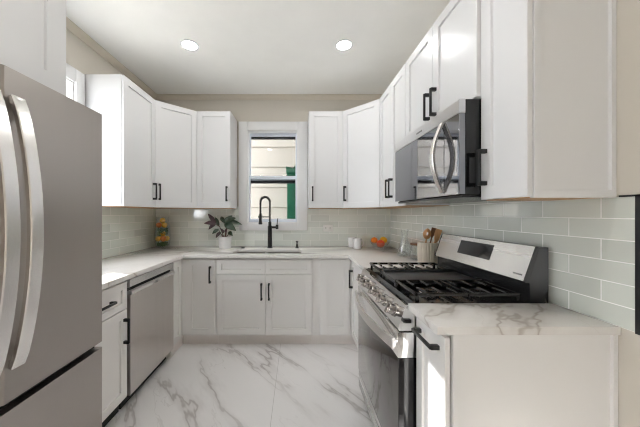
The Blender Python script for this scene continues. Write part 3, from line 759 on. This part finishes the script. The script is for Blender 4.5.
# --- faucet, dispenser, button
t = thing('faucet', 'tall matte black spring faucet at the sink', 'faucet', (-0.315, 2.985, 0.9155))
fx, fy = -0.315, 2.985; Rf = 0.058; dr = Vector((-1, -0.55, 0)).normalized()
mb = MB().lathe([(0, 0), (0.031, 0), (0.031, 0.006), (0.026, 0.010), (0.025, 0.255), (0.018, 0.262), (0.018, 0.30), (0, 0.30)], (fx, fy, 0.9157), 24); mb.build('column', 'black', t)
pts = [Vector((fx, fy, 1.2157+0.01*i)) for i in range(0, 24, 2)]
top = 1.2157+0.22+0.01
for i in range(1, 21):
    a = math.pi*i/20; pts.append(Vector((fx, fy, top))+dr*(Rf*(1-math.cos(a)))+UZ*(Rf*math.sin(a)))
e_ = pts[-1]
pts += [e_-UZ*0.02*i for i in range(1, 8)]
MB().tube(pts, 0.0085, 10).build('hose', 'black', t)
# spring coil round the hose
coil = []; N = len(pts)-1; turns = 46; stp = turns*8
for i in range(stp+1):
    f = i/stp*(N-0.001); k = int(f); p = pts[k].lerp(pts[k+1], f-k); tg = (pts[k+1]-pts[k]).normalized()
    s_ = tg.cross(Vector((dr.y, -dr.x, 0))).normalized(); q = tg.cross(s_); a = 2*math.pi*turns*i/stp
    coil.append(p+(s_*math.cos(a)+q*math.sin(a))*0.0125)
MB().tube(coil, 0.0028, 5).build('spring', 'black', t)
h = pts[-1]
MB().lathe([(0, 0), (0.021, 0), (0.023, 0.01), (0.018, 0.045), (0.015, 0.125), (0, 0.128)], (h.x, h.y, h.z-0.115), 20).build('spray_head', 'black', t)
MB().rod((fx, fy, h.z-0.03), (h.x, h.y, h.z-0.03), 0.006).lathe([(0.026, -0.008), (0.026, 0.008), (0.019, 0.008), (0.019, -0.008), (0.026, -0.008)], (h.x, h.y, h.z-0.03), 20).build('holder_arm', 'black', t)
mb = MB().rod((fx+0.02, fy, 1.155), (fx+0.075, fy, 1.155), 0.013).rod((fx+0.083, fy, 1.135), (fx+0.083, fy, 1.185), 0.016, 16).rod((fx+0.083, fy, 1.185), (fx+0.090, fy, 1.262), 0.0055)
mb.build('lever', 'black', t)

t = thing('soap_dispenser', 'small matte black soap dispenser on the counter past the sink', 'dispenser', (0.0, 2.97, 0.9155))
MB().lathe([(0, 0), (0.022, 0), (0.022, 0.006), (0.015, 0.010), (0.012, 0.045), (0, 0.045)], (0, 2.97, 0.9157), 20).build('base', 'black', t)
mb = MB().rod((0, 2.97, 0.9607), (0, 2.97, 0.985), 0.008).lathe([(0, 0), (0.015, 0), (0.015, 0.012), (0, 0.014)], (0, 2.97, 0.9855), 20).rod((0, 2.97, 0.991), (0.004, 2.915, 0.984), 0.006)
mb.build('pump', 'black', t)
o = MB().lathe([(0, 0), (0.020, 0), (0.020, 0.006), (0.015, 0.011), (0, 0.012)], (-0.622, 2.96, 0.9157), 20).build('sink_button', 'black')
move_origin(tag(o, 'small round black button on the counter between plant and faucet', 'button'))

# --- wall socket
t = thing('wall_socket', 'white double socket plate set sideways in the tile under the upper cabinet', 'socket', (0.378, YB-T, 1.10))
MB().box(0.318, 0.438, YB-T-0.007, YB-T-0.0003, 1.095, 1.180, 0.003).build('plate', 'plast', t)
for x in (0.352, 0.404):
    o = MB().box(x-0.018, x+0.018, YB-T-0.010, YB-T-0.0072, 1.121, 1.154, 0.002).build('receptacle', 'plast', t)
    MB().box(x-0.009, x+0.003, YB-T-0.0108, YB-T-0.0101, 1.144, 1.147).box(x-0.009, x+0.003, YB-T-0.0108, YB-T-0.0101, 1.130, 1.133).build('slot', 'slot', o, smooth=0)

# --- recessed lamps in the ceiling
def downlight(x, y, label):
    t = thing('ceiling_light', label, 'light', (x, y, ZC-0.012), 'recessed ceiling lights')
    MB().lathe([(0.056, -0.004), (0.074, -0.006), (0.076, -0.0015), (0.074, -0.0003), (0.056, -0.0003), (0.056, -0.004)], (x, y, ZC), 40).build('ring', 'trim', t)
    MB().lathe([(0, -0.003), (0.0555, -0.003), (0.0555, -0.0004), (0, -0.0004)], (x, y, ZC), 40).build('diffuser', 'lamp', t, smooth=0)
downlight(-0.914, 2.19, 'round recessed ceiling light above the dishwasher side')
downlight(0.40, 2.19, 'round recessed ceiling light above the range side')
downlight(-0.60, 0.72, 'added, unseen round recessed ceiling light in front of the refrigerator')  # extra lamp out of view, added to lift floor and ceiling bounce
downlight(0.15, 0.72, 'added, unseen round recessed ceiling light near the end cabinet of the range side')  # second lamp added out of view for the same fill

# --- potted plant
px, py = -0.830, 2.965
t = thing('potted_plant', 'dark-leaved rubber plant in a white pot by the window', 'plant', (px, py, 0.9155))
MB().lathe([(0, 0), (0.064, 0), (0.070, 0.004), (0.073, 0.135), (0.066, 0.135), (0.064, 0.118), (0, 0.118)], (px, py, 0.9157), 36).build('pot', 'ceram', t)
MB().lathe([(0, 0.006), (0.040, 0.004), (0.0632, 0.0), (0.0632, -0.006), (0, -0.006)], (px, py, 0.9157+0.1245), 24).build('soil', 'soil', t)
def leaf(parent, base, tip, wid, up, mat, droop=0.25):
    base, tip, up = Vector(base), Vector(tip), Vector(up); ax = tip-base; L = ax.length; ax.normalize()
    sd = ax.cross(up).normalized(); nn = sd.cross(ax).normalized(); vs, fs = [], []; n = 9
    for i in range(n+1):
        k = i/n; wv = wid*math.sin(math.pi*min(1, k*0.93+0.07))**0.8*(1-0.25*k)
        if i == n: wv = 0.0008
        c = base+ax*(L*k)+nn*(L*0.10*math.sin(math.pi*k)-L*droop*k*k)
        for s_, lift in ((-1, 0.22), (-0.5, 0.08), (0, 0), (0.5, 0.08), (1, 0.22)): vs.append(c+sd*(wv*s_)+nn*(wv*lift))
    m = len(vs)
    vs += [v-nn*0.0012 for v in vs]
    for i in range(n):
        for j in range(4):
            a = i*5+j; fs.append((a, a+1, a+6, a+5)); fs.append((m+a, m+a+5, m+a+6, m+a+1))
    rim = [i*5 for i in range(n+1)]+[n*5+j for j in range(1, 5)]+[i*5+4 for i in range(n-1, -1, -1)]+[j for j in range(3, 0, -1)]
    for i in range(len(rim)):
        a, b = rim[i], rim[(i+1) % len(rim)]; fs.append((a, b, m+b, m+a))
    return MB().add(vs, fs).build('leaf', mat, parent, smooth=60)
zs = 0.9157+0.13
def pp(x, z, y=0.0):   # point in the plant's picture plane
    return Vector((px+x, py-0.02+y, z))
mb = MB()
stems = [(pp(-0.005, zs-0.01), pp(-0.05, zs+0.12, -0.02), pp(-0.10, zs+0.155, -0.04)), (pp(0.0, zs-0.01), pp(0.02, zs+0.10, 0), pp(0.0, zs+0.17, -0.04)),
         (pp(0.01, zs-0.01), pp(0.03, zs+0.06, -0.03), pp(0.05, zs+0.13, -0.05)), (pp(-0.01, zs-0.01), pp(-0.03, zs+0.04, -0.04), pp(-0.05, zs+0.09, -0.06)),
         (pp(0.015, zs-0.01), pp(0.04, zs+0.03, 0.02), pp(0.055, zs+0.06, -0.01))]
for a, b, c in stems: mb.tube([a, a.lerp(b, .5), b, b.lerp(c, .5), c], [0.005, 0.0048, 0.0045, 0.004, 0.003], 7)
mb.build('stem', 'stem', t)
LV = [((-0.09, .155, -.04), (-.175, .275, -.05), .026, 'leaf2'), ((-.09, .155, -.04), (-.20, .17, -.09), .030, 'leaf2'), ((-.09, .155, -.04), (-.16, .10, -.08), .026, 'leaf2'),
      ((-.06, .13, -.02), (-.11, .235, .0), .024, 'leaf'), ((0, .17, -.04), (.13, .23, -.05), .040, 'leaf'), ((0, .17, -.04), (.20, .165, -.03), .036, 'leaf'),
      ((.02, .15, -.05), (.145, .095, -.10), .046, 'leaf'), ((0, .17, -.04), (-.04, .245, -.01), .026, 'leaf'), ((.03, .16, -.05), (.085, .26, -.01), .030, 'leaf'),
      ((-.05, .09, -.06), (-.115, .05, -.09), .024, 'leaf'), ((-.03, .06, -.05), (-.075, .005, -.09), .022, 'leaf2'), ((.05, .06, -.01), (.10, .03, -.06), .026, 'leaf'),
      ((.0, .05, -.03), (-.02, .10, -.08), .018, 'leaf2'), ((.02, .05, -.03), (.045, .105, -.08), .018, 'leaf2')]
for a, b, wd, mt in LV:
    leaf(t, pp(a[0], zs+a[1], a[2]), pp(b[0], zs+b[1], b[2]), wd, (0.1, -0.9, 0.45), mt)

# --- tall vase of citrus and leaves in the corner
vx, vy, vz = -1.580, 3.020, 0.9157
t = thing('glass_vase', 'tall clear glass vase packed with citrus and greenery in the corner', 'vase', (vx, vy, vz))
MB().lathe([(0, 0), (0.060, 0), (0.072, 0.004), (0.082, 0.05), (0.086, 0.14), (0.082, 0.24), (0.070, 0.31), (0.066, 0.345), (0.068, 0.360), (0.065, 0.360), (0.063, 0.345), (0.067, 0.31), (0.079, 0.24), (0.083, 0.14), (0.079, 0.05), (0.069, 0.012), (0, 0.012)], (vx, vy, vz), 36).build('vessel', 'glass', t)
CI = [(0.0, 0.0, .318)]+[(.038*math.cos(q), .038*math.sin(q), .264) for q in (-2.6, -0.5, 1.6)]+[(.045*math.cos(q), .045*math.sin(q), .105) for q in (-2.5, -0.93, 0.64, 2.21)]+[(0.008, 0.0, .162)]
for i, (a, b, c) in enumerate(CI):
    r = 0.0318
    if i == 0:
        o = MB().ball((0, 0, 0), r, 20, 12, (1, 1, 0.95)).build('kumquat', 'lem'); first = o
    else:
        o = first.copy(); COL.objects.link(o)
    o.location = (vx+a, vy+b, vz+c); o.rotation_euler = (0.3*i, 0.5*i, 0)
    if i in (1, 5): o.data = o.data.copy(); o.data.materials[0] = M['oran']
    tag(o, 'golden citrus fruit inside the tall glass vase', 'fruit', 'citrus in the tall glass vase')
mb = MB()
for i in range(1100):
    z = random.uniform(0.015, 0.245); a = random.uniform(0, 6.283); r = 0.058*math.sqrt(random.random())
    c = Vector((vx+r*math.cos(a), vy+r*math.sin(a), vz+z+0.01))
    if any((c-Vector((vx+p_, vy+q_, vz+h_))).length < 0.0318+0.017 for p_, q_, h_ in CI): continue
    dv = Vector((random.uniform(-1, 1), random.uniform(-1, 1), random.uniform(-0.4, 1))).normalized()
    s_ = dv.cross(Vector((0.3, 0.2, 1))).normalized(); l_ = random.uniform(0.013, 0.0165); wv = l_*0.6; nn = dv.cross(s_)
    q = [c-dv*l_, c+s_*wv+nn*0.003, c+dv*l_, c-s_*wv+nn*0.003]
    mb.add(q+[x+nn*0.0015 for x in q], [(0, 1, 2, 3), (7, 6, 5, 4), (0, 4, 5, 1), (1, 5, 6, 2), (2, 6, 7, 3), (3, 7, 4, 0)])
o = mb.build('green_leaves', 'green', smooth=0); o['kind'] = 'stuff'; tag(o, 'dark green leaves packed inside the tall glass vase', 'leaves')

# --- two mugs
def mug(x, y, ang, label):
    t = thing('mug', label, 'mug', (x, y, 0.9155), 'white mugs')
    MB().lathe([(0, 0), (0.040, 0), (0.045, 0.004), (0.050, 0.112), (0.049, 0.115), (0.046, 0.112), (0.041, 0.010), (0, 0.010)], (x, y, 0.9157), 32).build('cup', 'ceram', t)
    pts = []; dx = Vector((math.cos(ang), math.sin(ang), 0))
    for i in range(13):
        a = math.pi*(-0.5+i/12); pts.append(Vector((x, y, 0.9157+0.060))+dx*(0.0475+0.030*math.cos(a)-(0.003 if i in (0, 12) else 0))+UZ*0.034*math.sin(a))
    MB().tube(pts, 0.0055, 8).build('handle', 'ceram', t)
mug(0.685, 2.93, 0.15, 'white mug in front, its handle towards the bowl of oranges')
mug(0.655, 3.055, 0.3, 'white mug half hidden behind another white mug')

# --- bowl with three oranges
bx_, by_ = 0.945, 2.935
t = thing('glass_bowl', 'clear glass bowl holding three oranges in the corner', 'bowl', (bx_, by_, 0.9155))
MB().lathe([(0, 0), (0.045, 0), (0.050, 0.005), (0.085, 0.035), (0.112, 0.078), (0.110, 0.079), (0.082, 0.038), (0.046, 0.010), (0, 0.008)], (bx_, by_, 0.9157), 40).build('vessel', 'glass', t)
for nm, dx, dy, dz, r, mt, lb in (('orange', 0.0, -0.030, 0.058, 0.045, 'blood', 'reddish orange lying lowest at the front of the glass bowl'), ('orange', -0.054, 0.026, 0.090, 0.038, 'oran', 'bright orange fruit in the glass bowl, on the side of the mugs'),
                          ('orange', 0.053, 0.030, 0.092, 0.041, 'lem', 'golden yellow orange in the glass bowl, nearest the tiled corner')):
    mb = MB().ball((0, 0, 0), r, 24, 14, (1, 1, 0.95)); o = mb.build(nm, mt); o.location = (bx_+dx, by_+dy, 0.9157+dz); tag(o, lb, 'orange', 'oranges in the glass bowl')
    o2 = MB().lathe([(0, 0.0015), (0.003, 0.0012), (0.004, 0), (0, 0)], (0, 0, r*0.95-0.0004), 10).build('stem_end', 'green', o)

# --- carafe, jar, crock with utensils
cx, cy = 1.005, 2.40
t = thing('glass_carafe', 'clear flared glass carafe on the counter near the jar', 'carafe', (cx, cy, 0.9155))
MB().lathe([(0, 0), (0.055, 0), (0.062, 0.005), (0.066, 0.03), (0.060, 0.06), (0.040, 0.12), (0.028, 0.165), (0.027, 0.20), (0.036, 0.252), (0.0345, 0.252), (0.025, 0.20), (0.026, 0.165), (0.038, 0.12), (0.058, 0.06), (0.063, 0.03), (0.059, 0.010), (0, 0.010)], (cx, cy, 0.9157), 36).build('vessel', 'glass2', t)
jx, jy = 1.035, 2.235
t = thing('glass_jar', 'small clear glass jar with a dark wooden lid behind the utensil crock', 'jar', (jx, jy, 0.9155))
MB().lathe([(0, 0), (0.040, 0), (0.045, 0.004), (0.045, 0.125), (0.042, 0.125), (0.042, 0.008), (0, 0.008)], (jx, jy, 0.9157), 32).build('vessel', 'glass2', t)
MB().lathe([(0, 0), (0.047, 0), (0.048, 0.003), (0.048, 0.013), (0.046, 0.016), (0, 0.016)], (jx, jy, 1.041), 32).build('lid', 'wood2', t)
kx, ky = 1.045, 2.055; kz = 0.9157
t = thing('utensil_crock', 'ribbed cream stoneware crock holding wooden utensils beside the range', 'crock', (kx, ky, kz))
MB().lathe([(0, 0), (0.068, 0), (0.073, 0.006), (0.076, 0.08), (0.075, 0.165), (0.073, 0.170), (0.066, 0.168), (0.066, 0.02), (0, 0.02)], (kx, ky, kz), 96, ribs=24, depth=0.06).build('pot', 'crock', t)
def utensil(name, a, b, head, label, mt='wood', wid=0.025, slots=False):
    a, b = Vector(a), Vector(b); d_ = (b-a).normalized(); t = thing(name, label, 'utensil', a, 'utensils in the crock')
    MB().tube([a, a.lerp(b, .5), b], [0.0055, 0.006, 0.0055], 8).build('shaft', mt, t)
    s_ = d_.cross(Vector((0.3, 1, 0))).normalized(); nn = s_.cross(d_).normalized(); vs, fs = [], []; n = 14
    for sg in (0, 1):
        for i in range(n+1):
            k = i/n; wv = wid*(math.sin(math.pi*min(1, 0.06+0.94*k))**0.55 if head == 'spoon' else (0.25+0.75*min(1, k*2.2))) ; wv = max(wv, 0.004)
            for j in (-1, -0.22, 0.22, 1):
                cup = 0.010*(1-j*j)*math.sin(math.pi*k) if head == 'spoon' else 0
                vs.append(b+d_*(0.085*k-0.004)+s_*(wv*j)-nn*(cup-(0.0025 if sg else -0.0025)))
    m = (n+1)*4
    for i in range(n):
        for j in range(3):
            if slots and j == 1 and 5 <= i <= 8 : continue
            a_ = i*4+j; fs += [(a_, a_+1, a_+5, a_+4), (m+a_, m+a_+4, m+a_+5, m+a_+1)]
    rim = [i*4 for i in range(n+1)]+[n*4+1, n*4+2, n*4+3]+[i*4+3 for i in range(n-1, -1, -1)]+[2, 1]
    for i in range(len(rim)):
        p, q = rim[i], rim[(i+1) % len(rim)]; fs.append((p, q, m+q, m+p))
    if slots:
        hl = [i*4+1 for i in range(5, 10)]+[i*4+2 for i in range(9, 4, -1)]
        for i in range(len(hl)):
            p, q = hl[i], hl[(i+1) % len(hl)]; fs.append((q, p, m+p, m+q))
    MB().add(vs, fs).build('head', mt, t, smooth=40)
utensil('wooden_spoon', (kx-0.035, ky+0.0, kz+0.025), (kx-0.012, ky-0.004, kz+0.20), 'spoon', 'pale slotted wooden spoon standing upright in the crock', slots=True, wid=0.030)
utensil('wooden_spatula', (kx-0.005, ky-0.015, kz+0.025), (kx+0.034, ky-0.056, kz+0.20), 'flat', 'brown wooden spatula leaning towards the tile in the crock', 'wood', 0.022)
utensil('wooden_fork', (kx+0.0, ky+0.030, kz+0.025), (kx+0.045, ky+0.025, kz+0.205), 'flat', 'darker wooden turner leaning behind the others in the crock', 'wood2', 0.018)
utensil('wooden_spoon', (kx+0.030, ky+0.0, kz+0.025), (kx+0.054, ky-0.024, kz+0.180), 'spoon', 'pale wooden spoon leaning towards the range backguard', 'wood', 0.020)

for o in D.objects:
    if '_base' in o: del o['_base']
bpy.context.view_layer.update()
